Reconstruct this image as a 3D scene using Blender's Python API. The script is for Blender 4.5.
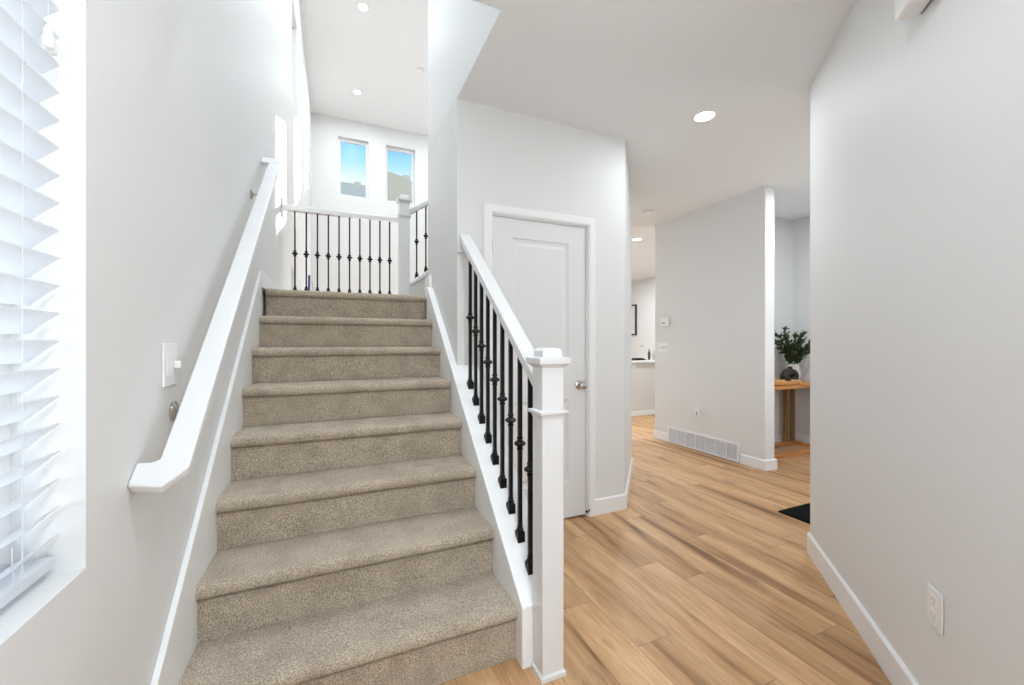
import bpy, bmesh, math, random
from mathutils import Vector, Matrix, noise
random.seed(7)
for o in list(bpy.data.objects): bpy.data.objects.remove(o, do_unlink=True)
S = bpy.context.scene
COL = S.collection

# ------------------------------------------------------------------ camera, world, sun, exposure
F, YAW, CY, H = 406.08, math.radians(23.536), 341.52, 1.24
cd = bpy.data.cameras.new('camera'); cam = bpy.data.objects.new('camera', cd); COL.objects.link(cam)
cd.sensor_width = 36; cd.lens = 36 * F / 1024; cd.clip_start = .02; cd.clip_end = 300
cd.shift_y = (CY - 342.5) / 1024
cam.location = (0, 0, H); cam.rotation_euler = (math.pi / 2, 0, -YAW)
S.camera = cam

w = bpy.data.worlds.new('sky'); S.world = w; w.use_nodes = True
n = w.node_tree.nodes; l = w.node_tree.links; n.clear()
out = n.new('ShaderNodeOutputWorld'); bg = n.new('ShaderNodeBackground'); l.new(bg.outputs[0], out.inputs[0])
tc = n.new('ShaderNodeTexCoord'); sx = n.new('ShaderNodeSeparateXYZ'); l.new(tc.outputs['Generated'], sx.inputs[0])
cr = n.new('ShaderNodeValToRGB'); l.new(sx.outputs[2], cr.inputs[0]); l.new(cr.outputs[0], bg.inputs[0])
e = cr.color_ramp.elements
e[0].position = 0.0; e[0].color = (.46, .475, .48, 1)
e[1].position = .345; e[1].color = (.42, .485, .53, 1)
for p, c in ((.384, (.21, .385, .52, 1)), (.425, (.105, .29, .53, 1)), (.6, (.20, .29, .40, 1))):
    q = e.new(p); q.color = c
bg.inputs[1].default_value = 1.15

sd = bpy.data.lights.new('sun', 'SUN'); sun = bpy.data.objects.new('sun', sd); COL.objects.link(sun)
sd.energy = 6.0; sd.angle = math.radians(.6); sd.color = (1, .97, .92)
sun.rotation_euler = Vector((-1, -1.9, -.77)).to_track_quat('-Z', 'Y').to_euler()
sun.location = (20, 30, 14)

# added fill lamp at an invented large window behind the camera
dl = bpy.data.lights.new('daylight_fill', 'AREA'); dl.shape = 'RECTANGLE'; dl.size = 1.3; dl.size_y = 1.9; dl.energy = 14; dl.color = (.96, .985, 1)
do = bpy.data.objects.new('daylight_fill', dl); COL.objects.link(do); do.location = (.45, -2.12, 1.30); do.rotation_euler = (math.pi / 2 + math.radians(34), 0, 0)   # fill tipped up to brighten the ceiling
# daylight at the blinds window on the left wall
dl = bpy.data.lights.new('daylight_fill', 'AREA'); dl.shape = 'RECTANGLE'; dl.size = .95; dl.size_y = 1.45; dl.energy = 3.2; dl.color = (.97, .985, 1)
do = bpy.data.objects.new('daylight_fill', dl); COL.objects.link(do); do.location = (-.72, .61, 1.48); do.rotation_euler = (0, -math.pi / 2, 0)
dl.size, dl.size_y = 1.45, .95
dl = bpy.data.lights.new('daylight_fill', 'AREA'); dl.shape = 'RECTANGLE'; dl.size = .8; dl.size_y = 1.0; dl.energy = 4; dl.color = (.96, .985, 1)  # added fill lamp at an invented glazed door of the foyer
do = bpy.data.objects.new('daylight_fill', dl); COL.objects.link(do); do.location = (3.6, 1.22, 1.2); do.rotation_euler = (math.pi / 2 + math.radians(10), 0, 0)
# added fill lamp at invented glazed doors of the tall room, beyond the landing
dl = bpy.data.lights.new('daylight_fill', 'AREA'); dl.shape = 'RECTANGLE'; dl.size = 2.4; dl.size_y = 2.0; dl.energy = 32; dl.color = (.96, .985, 1)
do = bpy.data.objects.new('daylight_fill', dl); COL.objects.link(do); do.location = (1.35, 9.05, 1.15); do.rotation_euler = (-math.pi / 2 - math.radians(14), 0, 0)

S.view_settings.view_transform = 'Standard'; S.view_settings.look = 'None'
S.view_settings.exposure = 0.99; S.view_settings.gamma = 1.0; S.view_settings.use_curve_mapping = False
CAN = .5      # overall power of the recessed lamps

# ------------------------------------------------------------------ materials
def lin(r, g, b):
    f = lambda v: (v / 255 / 12.92) if v <= 10 else ((v / 255 + .055) / 1.055) ** 2.4
    return (f(r), f(g), f(b), 1)
def mat(name, col, rough=.5, metal=0, spec=.5, bump=None, coat=0, trans=0):
    m = bpy.data.materials.new(name); m.use_nodes = True
    p = m.node_tree.nodes['Principled BSDF']
    p.inputs['Base Color'].default_value = col; p.inputs['Roughness'].default_value = rough
    p.inputs['Metallic'].default_value = metal; p.inputs['Specular IOR Level'].default_value = spec
    if coat: p.inputs['Coat Weight'].default_value = coat
    if bump:
        N, L = m.node_tree.nodes, m.node_tree.links
        t = N.new('ShaderNodeTexNoise'); t.inputs['Scale'].default_value = bump[0]; t.inputs['Detail'].default_value = 3
        g = N.new('ShaderNodeNewGeometry'); L.new(g.outputs['Position'], t.inputs['Vector'])
        b = N.new('ShaderNodeBump'); b.inputs['Strength'].default_value = bump[1]; b.inputs['Distance'].default_value = bump[2]
        L.new(t.outputs[0], b.inputs['Height']); L.new(b.outputs[0], p.inputs['Normal'])
    return m
WALL = mat('wall_paint', (.77, .774, .772, 1), .55, bump=(45, .25, .002), spec=.3)
CEIL = mat('ceiling_paint', (.86, .87, .875, 1), .8, bump=(60, .3, .002), spec=.2)
TRIM = mat('trim_paint', (.87, .872, .88, 1), .35, bump=(25, .05, .001))
RAILP = mat('rail_paint', (.75, .753, .762, 1), .35, bump=(25, .05, .001))
PLATE = mat('white_plastic', (.86, .86, .86, 1), .3)
SLATM = mat('blind_vinyl', (.88, .89, .91, 1), .4)
_N, _L = SLATM.node_tree.nodes, SLATM.node_tree.links
_t = _N.new('ShaderNodeBsdfTranslucent'); _t.inputs[0].default_value = (.9, .92, .95, 1); _x = _N.new('ShaderNodeMixShader'); _x.inputs[0].default_value = .55
_L.new(_N['Principled BSDF'].outputs[0], _x.inputs[1]); _L.new(_t.outputs[0], _x.inputs[2]); _L.new(_x.outputs[0], _N['Material Output'].inputs[0])
BLACK = mat('black_metal', (.004, .004, .0045, 1), .42, spec=.3)
NICKEL = mat('brushed_nickel', (.55, .53, .50, 1), .25, metal=1)
DARK = mat('dark_gap', (.02, .018, .016, 1), .8)
GREY = mat('grey_plastic', (.35, .35, .36, 1), .5)
VENTIN = mat('vent_louvre', (.76, .76, .80, 1), .5)
MATM = mat('black_doormat', (.006, .006, .006, 1), .95, spec=.1, bump=(400, .6, .003))
QUARTZ = mat('white_quartz', (.85, .85, .84, 1), .2)
ISLAND = mat('island_paint', (.66, .655, .64, 1), .5)
DVASE = mat('dark_glaze', (.02, .016, .012, 1), .55, bump=(90, .3, .002))
WVASE = mat('white_ceramic', (.78, .77, .74, 1), .5)
LEAF = mat('leaf_green', (.035, .06, .022, 1), .5)
LEAF2 = mat('leaf_light', (.10, .14, .045, 1), .5)
STEM = mat('stem_brown', (.08, .06, .03, 1), .7)
BLUE = mat('blue_fibreglass', (.05, .085, .21, 1), .5)
ALU = mat('aluminium', (.6, .6, .62, 1), .4, metal=.8)
ROOF = mat('roof_shingle', (.80, .74, .62, 1), .9, bump=(3, .5, .05))
ROOFW = mat('roof_shingle_brown', (.72, .65, .52, 1), .9, bump=(3, .5, .05))
SIDING = mat('house_siding', (.55, .52, .45, 1), .8)
GROUND = mat('ground_gravel', (.35, .34, .31, 1), .95)
BOTTLE = mat('bottle_glass_dark', (.08, .075, .05, 1), .2)
SOAP = mat('bottle_pale', (.45, .44, .40, 1), .25)
PICF = mat('picture_frame_black', (.03, .03, .03, 1), .4)
PAPER = mat('picture_print', (.75, .74, .72, 1), .6)

def glass_pane():
    m = bpy.data.materials.new('window_glass'); m.use_nodes = True
    N, L = m.node_tree.nodes, m.node_tree.links; N.clear()
    o = N.new('ShaderNodeOutputMaterial'); t = N.new('ShaderNodeBsdfTransparent'); g = N.new('ShaderNodeBsdfGlossy')
    g.inputs['Roughness'].default_value = .3; t.inputs[0].default_value = (.97, .98, .98, 1)
    x = N.new('ShaderNodeMixShader'); x.inputs[0].default_value = .008
    L.new(t.outputs[0], x.inputs[1]); L.new(g.outputs[0], x.inputs[2]); L.new(x.outputs[0], o.inputs[0]); return m
GLASS = glass_pane()
def emit(name, col, s):
    m = bpy.data.materials.new(name); m.use_nodes = True
    N, L = m.node_tree.nodes, m.node_tree.links; N.clear()
    o = N.new('ShaderNodeOutputMaterial'); t = N.new('ShaderNodeEmission'); t.inputs[0].default_value = col; t.inputs[1].default_value = s
    L.new(t.outputs[0], o.inputs[0]); return m
LENS = emit('lamp_lens', (1, .985, .96, 1), 6)

def carpet():
    m = bpy.data.materials.new('carpet_pile'); m.use_nodes = True
    N, L = m.node_tree.nodes, m.node_tree.links; p = N['Principled BSDF']
    p.inputs['Roughness'].default_value = .95; p.inputs['Specular IOR Level'].default_value = .1
    p.inputs['Sheen Weight'].default_value = .25
    g = N.new('ShaderNodeNewGeometry')
    v = N.new('ShaderNodeTexNoise'); v.inputs['Scale'].default_value = 250; v.inputs['Detail'].default_value = 4; v.inputs['Roughness'].default_value = .75
    v2 = N.new('ShaderNodeTexNoise'); v2.inputs['Scale'].default_value = 9; v2.inputs['Detail'].default_value = 3
    v3 = N.new('ShaderNodeTexVoronoi'); v3.inputs['Scale'].default_value = 260
    for t in (v, v2, v3): L.new(g.outputs['Position'], t.inputs['Vector'])
    c = N.new('ShaderNodeValToRGB'); E = c.color_ramp.elements
    E[0].position = .36; E[0].color = lin(134, 116, 97); E[1].position = .64; E[1].color = lin(252, 238, 217)
    q = E.new(.5); q.color = lin(204, 187, 165)
    L.new(v.outputs[0], c.inputs[0])
    mx = N.new('ShaderNodeMix'); mx.data_type = 'RGBA'; mx.blend_type = 'MULTIPLY'; mx.inputs[0].default_value = 1
    c2 = N.new('ShaderNodeValToRGB'); E = c2.color_ramp.elements
    E[0].position = .38; E[0].color = (.84, .83, .81, 1); E[1].position = .58; E[1].color = (1, 1, 1, 1)
    L.new(v2.outputs[0], c2.inputs[0]); L.new(c.outputs[0], mx.inputs[6]); L.new(c2.outputs[0], mx.inputs[7])
    L.new(mx.outputs[2], p.inputs['Base Color'])
    ad = N.new('ShaderNodeMath'); ad.operation = 'ADD'; L.new(v.outputs[0], ad.inputs[0]); L.new(v3.outputs[0], ad.inputs[1])
    b = N.new('ShaderNodeBump'); b.inputs['Strength'].default_value = .9; b.inputs['Distance'].default_value = .006
    L.new(ad.outputs[0], b.inputs['Height']); L.new(b.outputs[0], p.inputs['Normal'])
    return m
CARPET = carpet()

def wood(name, cols, scale=1, vscale=1.0, use_attr=False, axis='Y', rough=.45):
    m = bpy.data.materials.new(name); m.use_nodes = True
    N, L = m.node_tree.nodes, m.node_tree.links; p = N['Principled BSDF']
    p.inputs['Roughness'].default_value = rough; p.inputs['Specular IOR Level'].default_value = .35
    g = N.new('ShaderNodeNewGeometry'); mp = N.new('ShaderNodeMapping')
    k = {'Y': (9, .75, 9) if use_attr else (14, .9, 14), 'X': (.9, 14, 14), 'Z': (14, 14, .9)}[axis]
    mp.inputs['Scale'].default_value = tuple(a * scale for a in k)
    if use_attr:
        at = N.new('ShaderNodeAttribute'); at.attribute_name = 'plank'
        sc = N.new('ShaderNodeVectorMath'); sc.operation = 'SCALE'; sc.inputs['Scale'].default_value = 37
        L.new(at.outputs['Color'], sc.inputs[0])
        ad = N.new('ShaderNodeVectorMath'); ad.operation = 'ADD'
        L.new(g.outputs['Position'], ad.inputs[0]); L.new(sc.outputs[0], ad.inputs[1]); L.new(ad.outputs[0], mp.inputs[0])
    else: L.new(g.outputs['Position'], mp.inputs[0])
    a = N.new('ShaderNodeTexNoise'); a.inputs['Scale'].default_value = 1; a.inputs['Detail'].default_value = 5; a.inputs['Distortion'].default_value = .6
    L.new(mp.outputs[0], a.inputs['Vector'])
    m2 = N.new('ShaderNodeMapping'); m2.inputs['Scale'].default_value = tuple(q * (1 if q < 1 else 1) for q in {'Y': (6, 5, 6), 'X': (5, 6, 6), 'Z': (6, 6, 5)}[axis])
    fi = N.new('ShaderNodeTexNoise'); fi.inputs['Scale'].default_value = 9; fi.inputs['Detail'].default_value = 4
    L.new(mp.outputs[0], fi.inputs['Vector'])
    c = N.new('ShaderNodeValToRGB'); E = c.color_ramp.elements
    E[0].position = .28; E[0].color = cols[0]; E[1].position = .62; E[1].color = cols[2]
    q = E.new(.42); q.color = cols[1]
    L.new(a.outputs[0], c.inputs[0])
    mx = N.new('ShaderNodeMix'); mx.data_type = 'RGBA'; mx.blend_type = 'MULTIPLY'; mx.inputs[0].default_value = 1
    c2 = N.new('ShaderNodeValToRGB'); E = c2.color_ramp.elements
    E[0].position = .3; E[0].color = (.80, .78, .76, 1); E[1].position = .6; E[1].color = (1.04, 1.04, 1.04, 1)
    L.new(fi.outputs[0], c2.inputs[0]); L.new(c.outputs[0], mx.inputs[6]); L.new(c2.outputs[0], mx.inputs[7])
    res = mx.outputs[2]
    if use_attr:
        # each plank has its own tone
        sp = N.new('ShaderNodeSeparateColor'); L.new(at.outputs['Color'], sp.inputs[0])
        mr = N.new('ShaderNodeMapRange'); L.new(sp.outputs[1], mr.inputs[0]); mr.inputs[3].default_value = .84; mr.inputs[4].default_value = 1.08
        hs = N.new('ShaderNodeHueSaturation'); L.new(mr.outputs[0], hs.inputs['Value']); L.new(res, hs.inputs['Color']); res = hs.outputs[0]
        # fine dark seam between planks, from the plank's own UV
        uv = N.new('ShaderNodeUVMap'); uv.uv_map = 'plank_uv'; s2 = N.new('ShaderNodeSeparateXYZ'); L.new(uv.outputs[0], s2.inputs[0])
        mn = N.new('ShaderNodeMath'); mn.operation = 'MINIMUM'; L.new(s2.outputs[0], mn.inputs[0]); L.new(s2.outputs[1], mn.inputs[1])
        ms = N.new('ShaderNodeMapRange'); L.new(mn.outputs[0], ms.inputs[0]); ms.inputs[1].default_value = .0006; ms.inputs[2].default_value = .0022
        ms.inputs[3].default_value = .52; ms.inputs[4].default_value = 1
        mm = N.new('ShaderNodeMix'); mm.data_type = 'RGBA'; mm.blend_type = 'MULTIPLY'; mm.inputs[0].default_value = 1
        L.new(res, mm.inputs[6]); L.new(ms.outputs[0], mm.inputs[7]); res = mm.outputs[2]
        # knots
        kn = N.new('ShaderNodeTexNoise'); kn.inputs['Scale'].default_value = 1; kn.inputs['Detail'].default_value = 2
        mk = N.new('ShaderNodeMapping'); mk.inputs['Scale'].default_value = (9, 2.6, 9); L.new(ad.outputs[0], mk.inputs[0]); L.new(mk.outputs[0], kn.inputs['Vector'])
        kr = N.new('ShaderNodeMapRange'); L.new(kn.outputs[0], kr.inputs[0]); kr.inputs[1].default_value = .66; kr.inputs[2].default_value = .76
        kr.inputs[3].default_value = 1; kr.inputs[4].default_value = .55
        m3 = N.new('ShaderNodeMix'); m3.data_type = 'RGBA'; m3.blend_type = 'MULTIPLY'; m3.inputs[0].default_value = 1
        L.new(res, m3.inputs[6]); L.new(kr.outputs[0], m3.inputs[7]); res = m3.outputs[2]
    L.new(res, p.inputs['Base Color'])
    b = N.new('ShaderNodeBump'); b.inputs['Strength'].default_value = .12; b.inputs['Distance'].default_value = .001
    L.new(fi.outputs[0], b.inputs['Height']); L.new(b.outputs[0], p.inputs['Normal'])
    return m
FLOOR = wood('oak_planks', (lin(128, 89, 56), lin(190, 147, 104), lin(213, 173, 130)), use_attr=True)
OAK = wood('console_oak', (lin(170, 105, 50), lin(205, 140, 78), lin(222, 160, 98)), scale=1.5, axis='X')
OAKZ = wood('console_oak_leg', (lin(110, 78, 42), lin(140, 102, 60), lin(160, 120, 74)), scale=1.5, axis='Z')
TRAYW = wood('tray_wood', (lin(190, 130, 70), lin(222, 165, 105), lin(235, 185, 128)), scale=2, axis='X')

# ------------------------------------------------------------------ helpers
class MB:
    def __init__(s): s.v = []; s.f = []
    def add(s, vs, fs):
        o = len(s.v); s.v += [tuple(v) for v in vs]; s.f += [tuple(i + o for i in f) for f in fs]; return s
    def box(s, x0, y0, z0, x1, y1, z1):
        v = [(x, y, z) for z in (z0, z1) for y in (y0, y1) for x in (x0, x1)]
        return s.add(v, [(0, 2, 3, 1), (4, 5, 7, 6), (0, 1, 5, 4), (2, 6, 7, 3), (0, 4, 6, 2), (1, 3, 7, 5)])
    def prism(s, pts, a, b, axis='z'):
        m = {'z': lambda p, h: (p[0], p[1], h), 'x': lambda p, h: (h, p[0], p[1]), 'y': lambda p, h: (p[0], h, p[1])}[axis]
        k = len(pts)
        return s.add([m(p, a) for p in pts] + [m(p, b) for p in pts],
                     [tuple(range(k)), tuple(range(2 * k - 1, k - 1, -1))] + [(i, (i + 1) % k, (i + 1) % k + k, i + k) for i in range(k)])
    def lathe(s, prof, c=(0, 0, 0), seg=24, M=None):
        # prof: (radius, height) pairs about local z
        vs = []; fs = []; k = len(prof)
        for r, z in prof:
            for j in range(seg):
                t = 2 * math.pi * j / seg; p = Vector((r * math.cos(t), r * math.sin(t), z))
                if M: p = M @ p
                vs.append(p + Vector(c))
        for i in range(k - 1):
            for j in range(seg): fs.append((i * seg + j, i * seg + (j + 1) % seg, (i + 1) * seg + (j + 1) % seg, (i + 1) * seg + j))
        fs.append(tuple(range(seg - 1, -1, -1))); fs.append(tuple((k - 1) * seg + j for j in range(seg)))
        return s.add(vs, fs)
    def tube(s, path, r, seg=8):
        rs = r if isinstance(r, (list, tuple)) else [r] * len(path)
        P = [Vector(p) for p in path]; vs = []; fs = []
        for i, p in enumerate(P):
            d = (P[min(i + 1, len(P) - 1)] - P[max(i - 1, 0)]).normalized()
            a = d.cross(Vector((0, 0, 1)) if abs(d.z) < .9 else Vector((1, 0, 0))).normalized(); b = d.cross(a)
            for j in range(seg):
                t = 2 * math.pi * j / seg; vs.append(p + (a * math.cos(t) + b * math.sin(t)) * rs[i])
        for i in range(len(P) - 1):
            for j in range(seg): fs.append((i * seg + j, i * seg + (j + 1) % seg, (i + 1) * seg + (j + 1) % seg, (i + 1) * seg + j))
        fs.append(tuple(range(seg - 1, -1, -1))); fs.append(tuple((len(P) - 1) * seg + j for j in range(seg)))
        return s.add(vs, fs)
    def xform(s, M):
        s.v = [tuple(M @ Vector(v)) for v in s.v]; return s
    def build(s, name, m, parent=None, bevel=0, seg=2, smooth=False):
        me = bpy.data.meshes.new(name); me.from_pydata(s.v, [], s.f)
        bm = bmesh.new(); bm.from_mesh(me); bmesh.ops.recalc_face_normals(bm, faces=bm.faces); bm.to_mesh(me); bm.free()
        me.materials.append(m); o = bpy.data.objects.new(name, me); COL.objects.link(o)
        if parent:
            o.parent = parent; o.matrix_parent_inverse = Matrix.Identity(4)
            off = world_of(parent)
            for v in me.vertices: v.co -= off
        if bevel:
            b = o.modifiers.new('bevel', 'BEVEL'); b.width = bevel; b.segments = seg; b.limit_method = 'ANGLE'; b.angle_limit = math.radians(35)
            b.harden_normals = False
        if smooth or bevel:
            for p in me.polygons: p.use_smooth = True
            if bevel and not smooth:
                wn = o.modifiers.new('wn', 'WEIGHTED_NORMAL'); wn.keep_sharp = True
        if smooth:
            try: me.set_sharp_from_angle(angle=math.radians(40))
            except Exception: pass
        return o
def world_of(o):
    v = Vector((0, 0, 0))
    while o: v += Vector(o.location); o = o.parent
    return v
def empty(name, loc):
    o = bpy.data.objects.new(name, None); o.location = loc; o.empty_display_size = .1; COL.objects.link(o); return o
def tag(o, label=None, cat=None, group=None, kind=None):
    for k, v in (('label', label), ('category', cat), ('group', group), ('kind', kind)):
        if v: o[k] = v
    return o
def struct(o, label=None, cat=None):
    return tag(o, label, cat, kind='structure')
def rpoly(pts, rad):
    """2-D outline with chosen corners rounded: rad[i] radius for corner i."""
    outp = []; k = len(pts)
    for i, p in enumerate(pts):
        r = rad[i] if i < len(rad) else 0
        if not r: outp.append(p); continue
        P = Vector(p); a = (Vector(pts[i - 1]) - P).normalized(); b = (Vector(pts[(i + 1) % k]) - P).normalized()
        ang = a.angle(b); d = r / math.tan(ang / 2); c = P + (a + b).normalized() * (r / math.sin(ang / 2))
        s0 = P + a * d - c; s1 = P + b * d - c
        for t in range(7):
            v = s0.lerp(s1, t / 6).normalized() * r + c; outp.append((v.x, v.y))
    return outp
def grid_wall(mb, a0, a1, z0, z1, holes, fn):
    """cells of a wall with rectangular holes; fn(mb, a0, a1, z0, z1) adds one piece."""
    A = sorted({a0, a1, *[h[0] for h in holes], *[h[1] for h in holes]}); Z = sorted({z0, z1, *[h[2] for h in holes], *[h[3] for h in holes]})
    for i in range(len(A) - 1):
        for j in range(len(Z) - 1):
            ca, cz = (A[i] + A[i + 1]) / 2, (Z[j] + Z[j + 1]) / 2
            if not any(h[0] < ca < h[1] and h[2] < cz < h[3] for h in holes): fn(mb, A[i], A[i + 1], Z[j], Z[j + 1])

XW = -.45; XR = .69; YD = 2.43; CL = 2.74; CH = 5.95; YF = 9.3; YG = 4.2
# ------------------------------------------------------------------ floor (planks in one mesh)
def build_floor():
    me = bpy.data.meshes.new('floor'); vs = []; fs = []; uvs = []; cols = []
    rnd = random.Random(3); PW = .18; X0 = .945 - PW * 9
    fixed = {9: 1.628, 10: 1.308, 11: .98, 12: .55, 13: 1.585, 14: 1.06, 8: .9, 15: 1.9}
    tones = {(9, 0): (.3, .75), (8, 1): (.6, .15), (14, 0): (.2, .0), (9, 1): (.1, .12), (13, 1): (.4, .7)}
    for c in range(0, 48):
        x0 = X0 + c * PW; x1 = x0 + PW; L = 1.22
        off = fixed.get(c, rnd.uniform(0, L)); y = off - math.ceil((off + 2.3) / L) * L
        while y < 9.4:
            y1 = y + L; a, b = max(y, -2.3), min(y1, 9.4)
            if b > a:
                k = len(vs); vs += [(x0, a, 0), (x1, a, 0), (x1, b, 0), (x0, b, 0)]; fs.append((k, k + 1, k + 2, k + 3))
                uvs.append((x0, x1, y, y1, a, b))
                t = rnd.random() * .8 + .15
                key = (c, 0 if abs(y1 - off) < .01 else (1 if abs(y - off) < .01 else 9))
                r = rnd.random()
                if key in tones: r, t = tones[key]
                cols.append((r, t, rnd.random(), 1))
            y = y1
    # split each plank quad into seam strips is not needed: uv is distance to the nearest edge on a 3x3 grid
    V = []; Fc = []; UV = []; C = []
    for f, (x0, x1, y0, y1, a, b), c in zip(fs, uvs, cols):
        xs = [x0, x0 + .003, x1 - .003, x1]; ys = [a, a + .003, b - .003, b]
        k = len(V)
        for yy in ys:
            for xx in xs: V.append((xx, yy, 0))
        dx = [0, .003, .003, 0]; dy = [0 if a == y0 else .003, .003, .003, 0 if b == y1 else .003]
        for j in range(3):
            for i in range(3):
                q = (j * 4 + i, j * 4 + i + 1, (j + 1) * 4 + i + 1, (j + 1) * 4 + i)
                Fc.append(tuple(k + t for t in q)); C.append(c)
                UV += [(dx[t % 4], dy[t // 4]) for t in q]
    me.from_pydata(V, [], Fc)
    uvl = me.uv_layers.new(name='plank_uv')
    for i, u in enumerate(UV): uvl.data[i].uv = u
    at = me.attributes.new('plank', 'FLOAT_COLOR', 'FACE')
    for i, c in enumerate(C): at.data[i].color = c
    me.materials.append(FLOOR)
    o = bpy.data.objects.new('floor', me); COL.objects.link(o); struct(o); return o
build_floor()

# ------------------------------------------------------------------ ceilings
mb = MB(); mb.box(-.6, -2.3, CL, .81, 1.706, CL + .28); mb.box(.692, 1.706, CL, .81, YD + .01, CL + .28); mb.box(.81, -2.3, CL, 7.1, 3.28, CL + .28); mb.box(2.545, 3.28, CL, 7.1, 4.30, CL + .28); mb.box(2.72, 4.30, CL, 7.1, 9.45, CL + .28)
struct(mb.build('ceiling', CEIL))
struct(MB().box(-.6, 1.55, CH, 3.15, 9.45, CH + .15).build('ceiling', CEIL))

# ------------------------------------------------------------------ walls
# left wall: blinds window, low and high windows of the tall room
WL = [(.15, 1.068, .794, 2.16), (5.12, 5.78, .9, 2.10), (5.22, 5.86, 4.10, 5.25)]
mb = MB(); grid_wall(mb, -2.3, YF + .15, 0, CH, WL, lambda m, a, b, c, d: m.box(XW - .15, a, c, XW, b, d))
struct(mb.build('wall_left', WALL))
# far wall with three high windows
FW = [(.055, .662, 4.335, 5.57), (1.026, 1.657, 4.335, 5.57), (2.02, 2.53, 4.335, 5.40)]
mb = MB(); grid_wall(mb, XW - .15, 7.1, 0, CH, FW + [(.1, 2.6, .1, 2.2)], lambda m, a, b, c, d: m.box(a, YF, c, b, YF + .15, d))
struct(mb.build('wall_far', WALL))
# wall behind the camera
mb = MB(); grid_wall(mb, XW - .15, 1.5, 0, CL, [(-.25, 1.15, .25, 2.4)], lambda m, a, b, c, d: m.box(a, -2.35, c, b, -2.2, d))
struct(mb.build('wall_behind', WALL))
# stairwell wall (right of the stairs) reaching the high ceiling
mb = MB()
mb.box(XR, YD, 0, XR + .12, 3.289, CL); mb.box(XR, 1.7065, CL + .003, XR + .12, 3.289, CH)
struct(mb.build('wall_stairwell', WALL))
struct(MB().box(XW, 1.56, CL + .281, 2.72, 1.706, CH).build('wall_loft', WALL))
struct(MB().box(XR + .12, 3.17, CL + .281, 2.72, 3.289, CH).build('wall_upper_flight', WALL))
struct(MB().box(2.72, 1.56, CL + .281, 2.86, YF, CH).build('wall_great_room', WALL))
# closet wall with the door, angled corner piece
DX0, DX1 = .912, 1.640; DH = 2.052
mb = MB()
mb.box(XR + .12, YD, 0, DX0, YD + .12, CL); mb.box(DX0, YD, DH, DX1, YD + .12, CL)
fp = rpoly([(DX1, YD), (1.97, YD), (2.636, 3.149), (2.636, YG), (2.516, YG), (2.516, 3.19), (1.93, YD + .12), (DX1, YD + .12)], [0, .02, .02, 0, 0, 0, 0, 0])
mb.prism(fp, 0, CL)
o = struct(mb.build('wall_closet', WALL)); 
for p in o.data.polygons: p.use_smooth = True
o.data.set_sharp_from_angle(angle=math.radians(25))
# wall under the landing guard and rising upper flight
mb = MB(); mb.prism([(XW, 0), (2.665, 0), (2.665, 3.0), (2.30, 3.0), (.70, 1.85), (.70, 1.69), (XW, 1.69)], YG, YG + .10, 'y')
struct(mb.build('wall_landing', WALL))
# vent wall and alcove
mb = MB(); fp = rpoly([(3.79, 2.605), (3.93, 2.605), (3.93, 4.08), (3.79, 4.08)], [.012, .012, .012, .012]); mb.prism(fp, 0, CL)
struct(mb.build('wall_vent', WALL))
mb = MB(); mb.box(3.93, 3.223, 0, 5.34, 3.36, CL); mb.box(5.21, 1.0, 0, 5.34, 3.223, CL)
struct(mb.build('wall_alcove', WALL))
# near right wall, 45 degrees, with rounded end
fp = rpoly([(2.556, 1.487), (1.27, .204), (1.27, -2.2), (1.42, -2.2), (1.42, .15), (2.556, 1.0), (2.68, 1.0), (2.68, 1.487)], [.012])
mb = MB(); mb.prism(fp, 0, CL)
grid_wall(mb, 2.68, 5.34, 0, CL, [(3.1, 4.1, .1, 2.3)], lambda m, a, b, c, d: m.box(a, 1.0, c, b, 1.12, d))
struct(mb.build('wall_right', WALL))
# kitchen back walls
mb = MB(); mb.box(6.85, 3.36, 0, 7.0, YF, CL); mb.box(5.34, 3.22, 0, 7.0, 3.36, CL)
struct(mb.build('wall_kitchen', WALL))

# ------------------------------------------------------------------ baseboards
def bboard(name, pts, h=.125, t=.014, closed_side=1, z=0.0):
    """a skirting strip with an eased top following pts; thickness to the left of the path"""
    mb = MB(); P = [Vector(p) for p in pts]; L = []
    for i, p in enumerate(P):
        if i == 0: d = (P[1] - P[0]).normalized(); nrm = Vector((-d.y, d.x)); k = 1
        elif i == len(P) - 1: d = (P[-1] - P[-2]).normalized(); nrm = Vector((-d.y, d.x)); k = 1
        else:
            d0 = (p - P[i - 1]).normalized(); d1 = (P[i + 1] - p).normalized()
            n0 = Vector((-d0.y, d0.x)); n1 = Vector((-d1.y, d1.x)); nrm = (n0 + n1).normalized(); k = 1 / max(.3, nrm.dot(n0))
        L.append((p, nrm * k))
    prof = [(0.0005, 0), (t, 0), (t, h - .008), (t - .006, h), (0.0005, h)]
    vs = []; fs = []; m = len(prof)
    for p, nn in L:
        for a, zz in prof: vs.append((p.x + nn.x * a, p.y + nn.y * a, zz + z))
    for i in range(len(L) - 1):
        for j in range(m): fs.append((i * m + j, i * m + (j + 1) % m, (i + 1) * m + (j + 1) % m, (i + 1) * m + j))
    fs.append(tuple(range(m))); fs.append(tuple((len(L) - 1) * m + j for j in range(m)))
    mb.add(vs, fs); return struct(mb.build(name, TRIM))
bboard('baseboard_closet', [(2.636, YG), (2.636, 3.149), (1.97, YD), (1.703, YD)][::1], h=.111)
bboard('baseboard_vent', [(3.93, 2.9), (3.93, 2.605), (3.79, 2.605), (3.79, 2.862)], h=.10)
bboard('baseboard_vent', [(3.79, 3.84), (3.79, 4.08), (3.93, 4.08)], h=.10)
bboard('baseboard_right', [(1.27, -1.9), (1.27, .204), (2.556, 1.487), (2.68, 1.487), (2.68, 1.12)], h=.118)
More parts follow.
